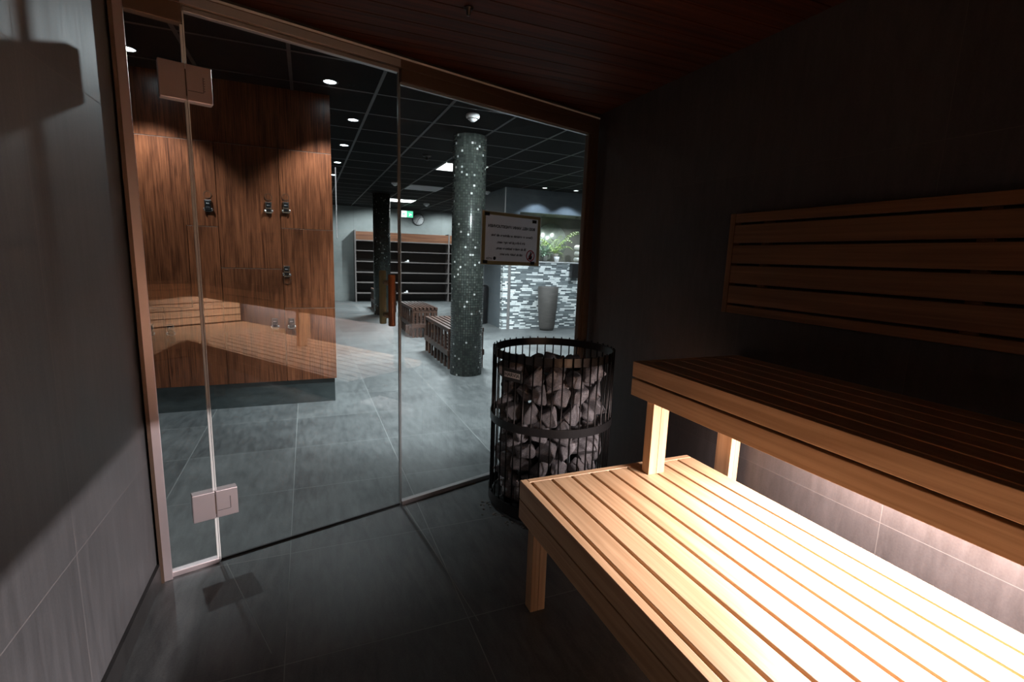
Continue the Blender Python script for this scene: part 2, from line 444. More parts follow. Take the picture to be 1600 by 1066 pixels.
# frame
b = MB()
gbox(0.0, .040, -.030, .030, 0, 2.12, b, 'alu', .002)
fr = struct(b.build('trim_2', None))
b = MB(); gbox(-.0, .012, -.036, .036, 0, 2.12, b, 'alu_dark'); b.build('frame_flange', None, fr)
b = MB(); gbox(.0, GLEN, -.022, .050, 2.135, 2.178, b, 'alu_dark', .002); gbox(.21, 1.035, -.006, .020, 2.118, 2.135, b, 'alu_grey', .002)
fh = struct(b.build('trim_3', None))
b = MB(); gbox(.0, GLEN, -.026, -.022, 2.172, 2.180, b, 'seal'); b.build('header_edge', None, fh)
b = MB(); gbox(.20, 1.035, -.024, -.022, 2.137, 2.168, b, 'alu_face'); b.build('header_face', None, fh)
b = MB(); gbox(GLEN-.065, GLEN-.012, -.025, .03, 0, 2.135, b, 'alu_dark', .002); gbox(GLEN-.085, GLEN-.066, -.012, .02, 0, 2.09, b, 'alu_dark', .001)
struct(b.build('trim_4', None))
# left fixed pane
w1 = struct(gbox(.040, .203, -.005, .005, .022, 2.09, bev=0).build('window_1', 'glass'))
b = MB(); gbox(.040, .203, -.018, .018, 2.072, 2.135, b, 'alu_dark', .002); b.build('top_rail', None, w1)
b = MB(); gbox(.040, .204, -.015, .015, 0, .022, b, 'alu', .002); b.build('bottom_rail', None, w1)
b = MB(); gbox(.1975, .2050, -.0065, .0065, .022, 2.072, b, 'seal'); b.build('seal_strip', None, w1)
# right fixed pane
w2 = struct(gbox(1.037, GLEN-.066, -.005, .005, .022, 2.09).build('window_2', 'glass_dusty'))
b = MB(); gbox(1.040, GLEN-.066, -.020, .020, 2.078, 2.135, b, 'alu_dark', .002); gbox(1.040, GLEN-.066, -.008, .008, 2.068, 2.078, b, 'seal_grey'); b.build('top_rail', None, w2)
b = MB(); gbox(1.037, GLEN-.066, -.015, .015, 0, .024, b, 'alu_grey', .002); b.build('bottom_rail', None, w2)
b = MB(); gbox(1.0365, 1.0405, -.006, .006, .024, 2.075, b, 'seal_grey'); b.build('seal_strip', None, w2)
# door
d1 = struct(gbox(.208, 1.032, -.005, .005, .010, 2.118).build('door_1', 'glass'))
b = MB(); gbox(.2070, .2110, -.006, .006, .010, 2.118, b, 'seal'); b.build('seal_strip', None, d1)
b = MB(); gbox(1.030, 1.0335, -.006, .006, .010, 2.118, b, 'seal_grey'); b.build('seal_strip', None, d1)
b = MB(); gbox(.21, 1.032, -.004, .004, .003, .011, b, 'black'); b.build('bottom_seal', None, d1)
for z0, z1 in ((1.818, 1.942), (.205, .322)):
    b = MB(); gbox(.123, .2015, -.021, .021, z0, z1, b, 'alu', .0025)
    h = b.build('hinge', None, d1)
    b = MB(); gbox(.2045, .284, -.021, .021, z0, z1, b, 'alu', .0025); b.build('hinge_leaf', None, h)
    b = MB(); gbox(.2005, .2055, -.019, .019, z0+.018, z1-.018, b, 'alu_dark'); b.build('hinge_pin', None, h)
    zc, q = (z0+z1)/2, .026
    b = MB()
    gbox(.255, .2568, -.0215, -.0208, zc-q, zc+q, b, 'black'); gbox(.208, .255, -.0215, -.0208, zc-q-.0015, zc-q, b, 'black')
    if z0 > 1:
        for i in range(6): gbox(.2585, .2603, -.0222, -.0208, zc-q+.004+i*.0085, zc-q+.008+i*.0085, b, 'chrome')
    b.build('cover_line', None, h)
# handles: round wooden bars either side of the glass
def handle(s, n, mat, z0, z1):
    b = MB(); T = Matrix.Translation(gpt(s, n, 0))
    b.lathe([(.014, z0), (.017, z0+.004), (.017, z1-.004), (.014, z1)], 24, T=T)
    return b.build('handle', mat, d1)
hi = handle(.970, -.052, 'handle', .962, 1.207)
ho = handle(.970, .047, 'olive', .962, 1.222)
for z in (1.165, 1.008):
    b = MB(); b.tube([gpt(.970, -.005, z), gpt(.970, -.036, z)], .009, 12, 'knob'); b.tube([gpt(.970, -.006, z), gpt(.970, -.012, z)], .013, 16, 'knob'); b.build('mounting_stud', None, hi)
    b = MB(); b.tube([gpt(.970, .005, z), gpt(.970, .031, z)], .009, 12, 'knob'); b.tube([gpt(.970, .006, z), gpt(.970, .012, z)], .013, 16, 'knob'); b.build('mounting_stud', None, ho)

# notice taped to the outside of the right pane, seen from behind
S0, S1, Z0, Z1 = 1.528, 1.950, 1.262, 1.548
SC = gpt((S0+S1)/2, .0075, (Z0+Z1)/2)
sg = thing('notice', 'grey paper notice with mirrored writing, taped to the glass beside the door', 'sign', SC, GANG)
W2, H2 = (S1-S0)/2, (Z1-Z0)/2
TL = Matrix.Rotation(R(.6), 4, 'Y')
def sbox(x0, x1, z0, z1, m, y0=-.0008, y1=.0006, b=None):
    b = b or MB(); b.box(x0, x1, y0, y1, z0, z1, m, T=TL); return b
def frame_strips(x0, x1, z0, z1, l, r, bt, tp, m, nm):
    b = MB(); sbox(x0, x0+l, z0, z1, m, b=b); sbox(x1-r, x1, z0, z1, m, b=b); sbox(x0+l, x1-r, z0, z0+bt, m, b=b); sbox(x0+l, x1-r, z1-tp, z1, m, b=b)
    b.build(nm, None, sg)
frame_strips(-W2-.008, W2+.004, -H2-.003, H2+.004, .007, .003, .0025, .0035, 'margin', 'laminate_edge')
frame_strips(-W2-.0005, W2+.0005, -H2, H2, .022, .020, .020, .016, 'paper_border', 'border')
sbox(-W2+.022, W2-.020, -H2+.020, H2-.016, 'paper').build('sheet', None, sg)
for x, z in ((-W2+.030, H2-.014), (W2-.048, H2-.030), (-W2+.024, -H2+.014), (W2-.050, -H2+.016)):
    sbox(x-.016, x+.016, z-.009, z+.009, 'black', -.0026, -.0009).build('tape_patch', None, sg)
def stext(s, size, x, z, bold=0.0, al='CENTER', mat='ink'):
    # mirrored: x axis flipped, facing the sauna
    T = TL @ Matrix.Translation((x, -.0022, z)) @ Matrix(((-1, 0, 0, 0), (0, 0, -1, 0), (0, 1, 0, 0), (0, 0, 0, 1)))
    return text(s, size, mat, T, sg, 'lettering', .0003, al, bold)
stext('IKKE HELL VANN I BADSTUOVNEN', .0218, -.002, .067, .0008)
stext('Ovnen er elektrisk og sikringen går hvis', .0188, .002, .019, .0006)
stext('det helles på for mye vann,', .0188, -.006, -.018, .0006)
stext('Så du ønsker badstuen varm,', .0188, -.004, -.052, .0006)
stext('må du holde den tørr.', .0188, -.004, -.084, .0006)
stext('artix', .022, -.160, -.108, 0)
b = MB(); b.lathe([(.0002, -.0004), (.0095, -.0004), (.0095, .0004), (.0002, .0004)], 24, T=TL @ Matrix.Translation((-.122, -.0022, -.108)) @ Matrix.Rotation(R(90), 4, 'X'), m='ink')
b.build('logo_disc', None, sg)
TR = TL @ Matrix.Translation((.142, -.0024, -.085)) @ Matrix.Rotation(R(90), 4, 'X')
b = MB(); b.lathe([(.027, -.0004), (.033, -.0004), (.033, .0004), (.027, .0004)], 40, T=TR, m='red', closed=True)
b.box(-.0285, .0285, -.0025, .0025, -.0004, .0004, 'red', T=TR @ Matrix.Rotation(R(48), 4, 'Z'))
b.build('prohibition_ring', None, sg)
b = MB(); b.prism([(-.012, -.022), (.010, -.022), (.014, -.004), (.006, .004), (.005, .016), (.009, .020), (-.001, .024), (-.004, .010), (-.014, -.004)], -.0003, .0003, 'z', 'ink')
for v in b.bm.verts: v.co = TR @ v.co
b.build('bucket_symbol', None, sg)

# ------------------------------------------------------------------ benches
def slatted_bench(label, x0, x1, yend, ztop, nslat, fascia, legs, name='sauna_bench', gap=.011, y0=-.70):
    t = thing(name, label, 'bench', ((x0+x1)/2, (y0+yend)/2, 0))
    ox, oy = (x0+x1)/2, (y0+yend)/2
    def lb(*a, **k): return MB().box(a[0]-ox, a[1]-ox, a[2]-oy, a[3]-oy, a[4], a[5], **k)
    # front boards
    (a0, a1), (c0, c1) = fascia
    lb(x0, x0+.028, y0, yend, a0, a1, bev=.002).build('front_board', 'bench_y', t)
    lb(x0, x0+.028, y0, yend, c0, c1, bev=.002).build('front_board', 'bench_y', t)
    lb(x0+.0285, x0+.040, y0, yend-.031, c1-.014, a0+.010).build('gap_blocker', 'dk_wood_y', t)  # unseen board added to stop light leaking between the front boards
    lb(x0+.0285, x1, yend-.027, yend, a0, a1, bev=.002).build('end_board', 'bench_x', t)
    lb(x0+.0285, x1, yend-.030, yend-.003, c0, c1, bev=.002).build('end_board', 'bench_x', t)
    # slats
    xs0 = x0 + .028 + gap
    w = (x1 - xs0 - gap*(nslat-1))/nslat
    for i in range(nslat):
        xa = xs0 + i*(w+gap)
        lb(xa, xa+w, y0, yend-.030, ztop-.024, ztop, bev=.0025).build('slat', 'bench_y', t)
    # cross bearers
    for yy in (yend-.16, yend-.9, yend-1.7, yend-2.5):
        if yy > y0: lb(x0+.03, x1-.01, yy, yy+.04, ztop-.085, ztop-.0245).build('bearer', 'bench_x', t)
    for (lx0, lx1, ly0, ly1, z0, z1) in legs:
        ym = (lx0+lx1)/2
        o = lb(lx0, ym-.0005, ly0, ly1, z0, z1, bev=.0015).build('leg', 'bench_z', t)
        lb(ym+.0005, lx1, ly0, ly1, z0, z1, bev=.0015).build('leg_board', 'bench_z', o)
    return t
LZ, UZ = .465, .92
slatted_bench('lower pale wooden sauna bench with slats running lengthwise, brightly lit', .728, 1.538, 1.612, LZ, 9,
    ((.392, LZ), (.312, .387)),
    [(.729, .788, 1.475, 1.522, 0, .311), (1.46, 1.52, 1.465, 1.512, 0, .379), (.758, .832, -.3, -.25, 0, .379), (1.46, 1.53, -.3, -.25, 0, .379)])
slatted_bench('upper dark-lit wooden sauna bench standing over the lower bench', 1.172, 1.716, 1.560, UZ, 6,
    ((.859, UZ), (.785, .851)),
    [(1.235, 1.312, 1.492, 1.535, LZ, .834), (1.63, 1.68, 1.46, 1.54, 0, .834), (1.64, 1.70, -.3, -.25, 0, .834), (1.235, 1.312, .24, .285, LZ, .834)], gap=.007, y0=-1.585)
def rear_bench(label, yf, yb, ztop, nslat, fascia, legs, gap=.011):
    # same bench turned to run across the back of the room
    L = XR-XL-.02
    t = slatted_bench(label, -(yf-yb)/2, (yf-yb)/2, L/2, ztop, nslat, fascia, legs, gap=gap, y0=-L/2)
    t.location = ((XL+XR)/2, (yf+yb)/2, 0); t.rotation_euler = (0, 0, -math.pi/2); return t
rear_bench('lower sauna bench across the back of the room, mirrored faintly in the glass', -.715, -1.59, LZ, 10, ((.392, LZ), (.312, .387)),
    [(-.36, -.30, -1.05, -1.0, 0, .379), (.30, .36, -1.05, -1.0, 0, .379), (.30, .36, 1.0, 1.05, 0, .379)])
rear_bench('upper sauna bench against the back wall', -1.60, -2.185, UZ, 6, ((.859, UZ), (.785, .851)), [(-.20, -.14, -.9, -.85, 0, .834), (.18, .24, -.9, -.85, 0, .834), (.18, .24, .9, .95, 0, .834)], gap=.007)
t = thing('riser_panel', 'wooden boarded riser closing the space under the back upper bench', 'panel', ((XL+XR)/2, -1.625, 0))
for z0 in (.475, .553, .631, .709):
    MB().box(-1.12, 1.12, -.011, .011, z0, z0+.070, bev=.002).build('board', 'bench_x', t)
# backrest on the right wall
t = thing('backrest', 'slatted wooden backrest panel mounted on the dark tiled wall', 'backrest', (XR-.03, .2, 1.3))
def bb(x0, x1, y0, y1, z0, z1, n, m): 
    MB().box(x0-XR+.03, x1-XR+.03, y0-.2, y1-.2, z0-1.3, z1-1.3, bev=.002).build(n, m, t)
bx0, bx1, ye = XR-.040, XR-.018, 1.640
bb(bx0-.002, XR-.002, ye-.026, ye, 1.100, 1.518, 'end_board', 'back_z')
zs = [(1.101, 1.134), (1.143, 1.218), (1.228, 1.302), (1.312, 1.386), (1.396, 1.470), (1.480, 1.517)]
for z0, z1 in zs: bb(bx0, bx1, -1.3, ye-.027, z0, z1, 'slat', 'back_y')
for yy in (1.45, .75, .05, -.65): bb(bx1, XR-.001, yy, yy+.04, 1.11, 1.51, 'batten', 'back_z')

# bench light under the upper bench
t = thing('bench_light', 'warm strip lamp fixed under the upper bench near the wall', 'lamp', (1.60, -.17, .822))
MB().box(-.022, .022, -1.38, 1.32, .004, .012).build('housing', 'alu', t)
MB().tube([(.025, -1.36, -.006), (.025, 1.30, -.006)], .009, 12).build('diffuser', 'led_tube', t)
def area(name, loc, rot, sx, sy, power, c, parent=None, spread=180):
    l = bpy.data.lights.new(name, 'AREA'); l.shape = 'RECTANGLE'; l.size = sx; l.size_y = sy; l.energy = power; l.color = c
    l.spread = R(spread)
    o = bpy.data.objects.new(name, l); col.objects.link(o); o.location = loc; o.rotation_euler = rot
    if parent: o.parent = parent
    return o
area('tube', (0, -.03, -.004), (0, R(14), 0), .03, 2.6, 245, (1, .89, .89), t)
t = thing('added_lamp', 'added round warm fill lamp, unseen on the left wall behind the viewer', 'lamp', (XL, -1.75, 1.62))  # lamp added out of view to light the bench fronts
MB().lathe([(.07, 0), (.07, .02), (.06, .05), (.03, .07)], 32, T=Matrix.Rotation(R(90), 4, 'Y')).build('shade', 'led', t)
area('bulb', (.085, 0, 0), (0, R(-90), R(25)), .1, .1, 2.2, (1, .72, .48), t)

# ------------------------------------------------------------------ sauna heater
HX, HY, HR = 1.192, 2.273, .312
st = thing('sauna_heater', 'black round cage heater filled with grey stones by the glass wall', 'heater', (HX, HY, 0))
def ring(z0, z1, r0, r1, name, mat='black_metal'):
    MB().lathe([(r0, z0), (r1, z0), (r1, z1), (r0, z1)], 96, closed=True, smooth=False).build(name, mat, st)
ring(.805, .846, HR-.006, HR, 'top_ring'); ring(.462, .503, HR+.0085, HR+.013, 'middle_ring'); ring(.020, .075, HR+.0085, HR+.013, 'bottom_ring')
MB().lathe([(HR-.03, .0), (HR-.012, .0), (HR-.010, .034), (HR-.03, .036)], 64).build('base', 'black_metal', st)
NR = 42
for i in range(NR):
    a = 2*math.pi*i/NR + .05; r = HR + .0045
    MB().tube([(r*math.cos(a), r*math.sin(a), .02), (r*math.cos(a), r*math.sin(a), .853)], .0037, 8).build('rod', 'rod', st)
MB().lathe([(.10, .05), (.10, .66), (.07, .70), (.02, .71)], 24).build('element_case', 'black_metal', st)
ang = R(206)
TP = Matrix.Rotation(ang, 4, 'Z') @ Matrix.Translation((HR+.012, 0, .745)) @ Matrix.Rotation(R(90), 4, 'Z') @ Matrix.Rotation(R(90), 4, 'X')
b = MB(); b.box(-.062, .062, -.030, .030, -.002, .002, 'plate', bev=.0008, T=TP); np_ = b.build('name_plate', None, st)
b = MB(); b.box(-.050, .050, -.0135, .0135, .002, .0026, 'plate_white', T=TP); b.build('badge_field', None, np_)
text('HARVIA', .027, 'ink', TP @ Matrix.Translation((0, 0, .0030)), np_, 'lettering', .0003, bold=.0003)

# stones, each an object
def stone_mesh(seed, s):
    rnd = random.Random(seed); bm = bmesh.new()
    e = (rnd.uniform(.75, 1.25), rnd.uniform(.65, 1.0), rnd.uniform(.8, 1.3))
    for i in range(15):
        v = Vector((rnd.gauss(0, 1), rnd.gauss(0, 1), rnd.gauss(0, 1))).normalized()*rnd.uniform(.8, 1.05)
        bm.verts.new((v.x*e[0]*s, v.y*e[1]*s, v.z*e[2]*s))
    bmesh.ops.convex_hull(bm, input=bm.verts[:])
    bmesh.ops.delete(bm, geom=[v for v in bm.verts if not v.link_faces], context='VERTS')
    bmesh.ops.dissolve_limit(bm, angle_limit=R(14), verts=bm.verts[:], edges=bm.edges[:])
    bmesh.ops.bevel(bm, geom=bm.edges[:], offset=s*.07, segments=1, affect='EDGES')
    bmesh.ops.recalc_face_normals(bm, faces=bm.faces[:])
    me = bpy.data.meshes.new('stone'); bm.to_mesh(me); bm.free(); me.materials.append(M['rock']); return me
SM = [stone_mesh(100+i, .060) for i in range(14)]
rnd = random.Random(5)
def stone(x, y, z, sc, label, group):
    o = bpy.data.objects.new('stone', rnd.choice(SM)); col.objects.link(o)
    o.location = (x, y, z); o.rotation_euler = (rnd.uniform(0, 6.28), rnd.uniform(0, 6.28), rnd.uniform(0, 6.28)); o.scale = (sc,)*3
    return tag(o, label, 'stone', group)
lay = 0; z = .085
while z < .735:
    n = 14
    for i in range(n):
        a = 2*math.pi*(i + .5*(lay % 2) + rnd.uniform(-.12, .12))/n
        r = rnd.uniform(.220, .238)
        stone(HX+r*math.cos(a), HY+r*math.sin(a), z+rnd.uniform(-.012, .012), rnd.uniform(.95, 1.22),
              'rough grey stone stacked in the outer layer of the round heater cage', 'stones round the inside of the heater cage')
    z += .092; lay += 1
for rr, n, zz in ((.15, 9, .63), (.07, 4, .66), (.19, 10, .69)):
    for i in range(n):
        a = 2*math.pi*(i+rnd.uniform(-.15, .15))/n
        stone(HX+rr*math.cos(a), HY+rr*math.sin(a), zz+rnd.uniform(-.01, .015), rnd.uniform(.9, 1.15),
              'rough grey stone heaped on top inside the heater cage', 'stones heaped on top of the heater')
for x, y, s in ((.03, -.05, 1.25), (-.12, -.02, .9), (.16, .06, 1.0)):
    stone(HX+x, HY+y, .745, s, 'rough grey stone heaped on top inside the heater cage', 'stones heaped on top of the heater')
# ash and grit on the floor beside the heater
gr = MB(); rg = random.Random(9)
for i in range(90):
    a = rg.uniform(R(170), R(285)); r = .325 + abs(rg.gauss(0, .03)); s = rg.uniform(.0015, .005)
    x, y = HX+r*math.cos(a), HY+r*math.sin(a); gr.box(x-s, x+s, y-s*.8, y+s*.8, 0, s)
g = gr.build('stone_grit', 'dust'); tag(g, 'fine grey stone grit lying on the floor round the heater', 'grit'); g['kind'] = 'stuff'
# small sensor on the sauna ceiling
t = thing('temperature_sensor', 'small dark sensor on the wooden sauna ceiling', 'sensor', (.579, 1.90, CZ))
MB().lathe([(.005, -.028), (.008, -.024), (.008, -.006), (.018, -.004), (.018, -.0003)], 24).build('body', 'black_metal', t)

# ------------------------------------------------------------------ lockers
LY = 4.50
struct(MB().box(-2.6, .20, LY, 5.10, 0, .205).build('trim_5', 'plinth'))
b = MB(); b.box(-2.6, .213, LY+.002, 5.10, 2.098, OZ-.001); struct(b.build('trim_6', 'walnut'))
b = MB(); b.box(.213, .2165, LY+.001, 5.10, .21, OZ-.002); struct(b.build('trim_7', 'walnut'))
def lock(x, z, parent, disc):
    b = MB(); y = LY-.018
    b.box(x-.024, x+.024, y-.010, y, z-.045, z+.045, 'chrome', .003)
    b.box(x-.018, x+.018, y-.016, y-.009, z-.002, z+.038, 'black', .003)
    b.box(x-.010, x-.002, y-.0166, y-.0158, z+.016, z+.020, 'white')
    b.box(x+.001, x+.010, y-.0166, y-.0158, z+.017, z+.019, 'plate_white')
    b.box(x-.016, x+.016, y-.014, y-.009, z-.034, z-.008, 'black', .002)
    b.tube([(x-.026, y-.012, z-.036), (x-.026, y-.012, z-.018)], .006, 8, 'chrome')
    b.tube([(x+.026, y-.012, z-.036), (x+.026, y-.012, z-.018)], .006, 8, 'chrome')
    b.build('lock', None, parent)
    T = Matrix.Translation((x, y-.001, z+(.082 if disc > 0 else -.078))) @ Matrix.Rotation(R(90), 4, 'X')
    b = MB(); b.lathe([(.024, -.002), (.0275, -.002), (.0275, .002), (.024, .002)], 28, closed=True, T=T, m='alu_dark', smooth=False)
    b.lathe([(.002, -.001), (.024, -.001), (.024, .001), (.002, .001)], 28, T=T, m='walnut', smooth=False)
    b.build('number_disc', None, parent)
g = .0022
def door(pts, parent):
    # pts: corner list already inset
    b = MB(); b.prism(pts, LY-.018, LY-.001, 'y', 'walnut')
    # pale strip on top edges, painting in the downlight they catch
    xs = [p for p in pts]; zt = max(p[1] for p in pts)
    tx = [p[0] for p in pts if abs(p[1]-zt) < 1e-6]
    b.box(min(tx), max(tx), LY-.0184, LY-.004, zt-.0005, zt+.0008, 'lit_edge')
    return b.build('door', None, parent)
def rect(x0, x1, z0, z1): return [(x0+g, z0+g), (x1-g, z0+g), (x1-g, z1-g), (x0+g, z1-g)]
ZB, ZT = .208, 2.092
def locker(x0, x1, label):
    t = thing('locker', label, 'locker', (0, 0, 0), group='walnut lockers beyond the glass')
    del t['group']
    MB().box(x0+.001, x1-.001, LY, 5.08, ZB, ZT+.003).build('carcass', 'black', t)
    return t
L1 = locker(-1.42, -.62, 'wide walnut locker cabinet with stepped doors, behind the left glass pane')
m1, z1, z2 = -.83, .84, 1.466
d = door(rect(-1.42, -1.02, ZB, .84), L1); lock(-1.116, .671, d, -1)
d = door([(-1.42+g, z1+g), (m1-g, z1+g), (m1-g, z2+g), (-.62-g, z2+g), (-.62-g, ZT-g), (-1.42+g, ZT-g)], L1); lock(-.680, 1.62, d, 1)
d = door([(-1.02+g, ZB+g), (-.62-g, ZB+g), (-.62-g, z2-g), (m1+g, z2-g), (m1+g, z1-g), (-1.02+g, z1-g)], L1); lock(-.984, .667, d, -1)
L2 = locker(-.62, -.18, 'walnut locker cabinet with one tall door above one shorter door')
d = door(rect(-.62, -.18, ZB, 1.152), L2); lock(-.255, .704, d, -1)
d = door(rect(-.62, -.18, 1.152, ZT), L2); lock(-.263, 1.634, d, 1)
L3 = locker(-.18, .213, 'walnut locker cabinet at the right end with three stacked doors')
d = door(rect(-.18, .217, ZB, .83), L3); lock(-.129, .703, d, -1)
d = door(rect(-.18, .217, .83, 1.48), L3); lock(-.150, 1.134, d, -1)
d = door(rect(-.18, .217, 1.48, ZT), L3); lock(-.137, 1.642, d, 1)
for x0, x1 in ((-1.82, -1.42),):
    t = locker(x0, x1, 'walnut locker cabinet hidden furthest left behind the glass frame'); d = door(rect(x0, x1, ZB, 1.152), t); d = door(rect(x0, x1, 1.152, ZT), t)
t = struct(MB().box(.281, .290, 5.18, 5.20, 1.44, 2.10).build('trim_8', 'white'))

# ------------------------------------------------------------------ pillars
def pillar(x, y, r, label):
    o = MB().lathe([(r, 0), (r, OZ-.005)], 96).build('mosaic_pillar', 'mosaic', None, (x, y, 0)); return tag(o, label, 'pillar')
pillar(1.632, 5.222, .178, 'round pillar clad in dark mosaic with scattered bright tiles, nearest the glass')
pillar(1.51, 11.0, .178, 'far round dark mosaic pillar in front of the shoe shelves')

# ------------------------------------------------------------------ slatted changing benches
def cbench(x0, x1, y0, y1, label, h=.48):
    t = thing('slatted_bench', label, 'bench', (x0, y0, 0)); w, L = x1-x0, y1-y0
    n = 7; sw = (w-.024*(n-1))/n
    for i in range(n):
        xa = i*(sw+.024); MB().box(xa, xa+sw, 0, L, h-.045, h, bev=.002).build('slat', 'dk_wood_y', t)
    MB().box(.012, w-.012, .005, .03, h-.085, h-.047).build('rail', 'dk_wood_x', t)
    MB().box(.012, w-.012, L-.03, L-.005, h-.085, h-.047).build('rail', 'dk_wood_x', t)
    for i in range(n):
        xa = i*(sw+.024); MB().box(xa, xa+sw, .0, L, .165, .215, bev=.002).build('lower_slat', 'dk_wood_y', t)
    for xx in (-.008, w-.012): MB().box(xx, xx+.020, -.006, L+.006, .155, .222, bev=.002).build('lower_rail', 'dk_wood_y', t)
    for yy in (-.008, L-.012): MB().box(.0125, w-.0125, yy, yy+.020, .155, .222, bev=.002).build('lower_rail', 'dk_wood_x', t)
    # uprights on every side
    k = 7
    for i in range(k):
        xa = .004+i*(w-.008-.034)/(k-1)
        for yy in (.006, L-.030): MB().box(xa, xa+.034, yy, yy+.024, 0, h-.047).build('leg' if i in (0, k-1) else 'upright', 'dk_wood_z', t)
    m = max(4, int(L/.14))
    for i in range(1, m-1):
        ya = i*(L-.05)/(m-1)
        for xx in (.004, w-.028): MB().box(xx, xx+.022, ya, ya+.05, 0, h-.047).build('upright', 'dk_wood_z', t)
    return t
cbench(1.485, 1.92, 5.45, 6.66, 'dark slatted changing bench half hidden behind the nearest mosaic pillar')
cbench(1.52, 1.93, 7.74, 8.86, 'dark slatted changing bench standing middle of the row, seen end-on')
cbench(1.44, 1.87, 11.35, 12.5, 'farthest dark slatted changing bench, behind the door handles')

# ------------------------------------------------------------------ shoe shelves on the back wall
SY = 13.9
t = thing('shoe_rack', 'wide grey open shoe rack with brown header on the back wall', 'shelf unit', (1.2, SY, 0))
xs = [0.0, 1.19, 2.56, 3.75]; top = 1.91
for i, x in enumerate(xs):
    MB().box(x, x+.035, 0, .36, 0, top).build('side_panel', 'shelf', t)
MB().box(.036, 3.75, .345, .36, .03, 1.64).build('back_panel', 'shelf_back', t)
for i in range(3):
    xa, xb = xs[i]+.036, xs[i+1]-.001
    MB().box(xa, xb, .015, .033, 1.66, 1.88).build('header_board', 'walnut_x', t)
    for z in (.235, .525, .80, 1.09, 1.375, 1.645):
        MB().box(xa, xb, .005, .342, z-.012, z+.012).build('shelf_board', 'shelf', t)
def shoe(x, z, label):
    t = thing('shoe', label, 'shoe', (x, SY+.07, z))
    MB().box(-.055, .055, -.03, .05, 0, .02, bev=.008).build('sole', 'white', t)
    MB().box(.0, .05, -.025, .045, .021, .06, bev=.012).build('upper', 'white', t)
shoe(2.60, 1.103, 'small white shoe on the upper shelf of the rack')
shoe(2.57, .248, 'small white shoe on the lowest shelf of the rack')
# wall clock
t = thing('wall_clock', 'round white wall clock high on the back wall', 'clock', (2.975, 14.3, 2.30))
TC = Matrix.Rotation(R(90), 4, 'X')
MB().lathe([(.165, .0), (.165, .035), (.15, .045), (.148, .03), (.01, .03)], 48, T=TC).build('case', 'black', t)
MB().lathe([(.148, .031), (.148, .034)], 48, T=TC).build('dial', 'white', t)
b = MB()
for i in range(12):
    b.box(-.004, .004, .115, .138, .034, .036, 'ink', T=TC @ Matrix.Rotation(R(30*i), 4, 'Z'))
b.build('hour_mark', None, t)
for nm, a, l, w in (('hour_hand', -42, .085, .006), ('minute_hand', -205, .125, .004)):
    b = MB(); b.box(-w, w, -.02, l, .037, .039, 'ink', T=TC @ Matrix.Rotation(R(a), 4, 'Z')); b.build(nm, None, t)
# exit sign hanging from the ceiling
t = thing('exit_sign', 'small green and white illuminated exit sign under the ceiling', 'sign', (2.50, 13.4, 2.36))
MB().box(-.155, .155, 0, .04, -.085, .085, bev=.004).build('housing', 'white', t)
MB().box(-.15, -.015, -.004, -.0005, -.08, .08).build('white_field', 'exit_white', t)
MB().box(-.008, .15, -.004, -.0005, -.08, .08).build('green_field', 'green', t)
b = MB()
for x in (-.1, .1): b.tube([(x, .02, .084), (x, .02, OZ-2.36-.002)], .004, 6)
b.build('hanger', 'chrome', t)
b = MB()   # arrow and running figure
b.prism([(-.03, -.045), (.0, -.045), (.02, -.005), (.045, -.03), (.055, -.02), (.02, .02), (.0, .01), (-.02, .03), (-.03, .022), (-.005, -.005)], -.0055, -.0042, 'y', 'exit_white')
b.build('running_figure', None, t).location = (.07, 0, 0)
b = MB(); b.prism([(-.045, .0), (-.015, .03), (-.015, .01), (.035, .01), (.035, -.01), (-.015, -.01), (-.015, -.03)], -.0055, -.0042, 'y', 'green'); b.build('arrow', None, t).location = (-.085, 0, 0)

# ------------------------------------------------------------------ fountain wall with niche
FW = 8.42
struct(MB().box(3.31, 6.0, FW, FW+.12, 0, 1.25).build('wall_mosaic', 'strip'))
struct(MB().box(3.60, 6.0, FW+.121, FW+.75, 1.0, 1.248).build('trim_9', 'niche'))
struct(MB().box(3.31, 6.0, FW+.001, FW+.12, 2.14, OZ-.001).build('wall_scallop', 'blue_wall'))
struct(MB().box(3.33, 3.60, FW+.001, FW+.75, 1.251, 2.139).build('wall_niche_side', 'blue_wall'))
struct(MB().box(3.60, 6.0, FW+.75, FW+.85, .0, OZ-.002).build('wall_niche_back', 'niche'))
struct(MB().box(3.331, 3.45, FW+.122, 11.2, 0, OZ-.003).build('wall_passage', 'blue_wall'))
struct(MB().box(3.405, 3.455, FW-.012, FW-.0005, 0, 1.25).build('trim_10', 'alu_grey'))
struct(MB().box(3.300, 3.318, FW-.010, FW-.0005, 1.25, OZ-.01).build('trim_11', 'white'))
struct(MB().box(3.46, 6.0, FW-.015, FW+.13, 1.25, 1.262).build('trim_12', 'white'))
# planter
t = thing('planter', 'tall woven grey planter against the mosaic wall', 'planter', (4.13, 8.20, 0))
MB().lathe([(.125, 0), (.145, .06), (.178, .45), (.19, .80), (.182, .81), (.17, .80), (.165, .74)], 48).build('body', 'woven', t)
# wall dispenser
t = thing('soap_dispenser', 'black box dispenser on the mosaic wall below the niche', 'dispenser', (4.76, FW, 1.10))
MB().box(-.085, .085, -.11, -.0005, -.13, .145, bev=.015).build('case', 'black', t)
MB().box(-.05, .05, -.113, -.106, -.10, -.06, bev=.002).build('push_bar', 'black_metal', t)
# bin by the passage wall
t = thing('waste_bin', 'black bin standing by the blue-grey wall behind the pillar', 'bin', (3.20, 9.25, 0))
MB().lathe([(.10, 0), (.12, .02), (.125, .72), (.11, .76), (.05, .775)], 32).build('body', 'black', t)
MB().box(-.13, -.118, -.03, .03, .44, .54, bev=.004).build('handle', 'white', t)
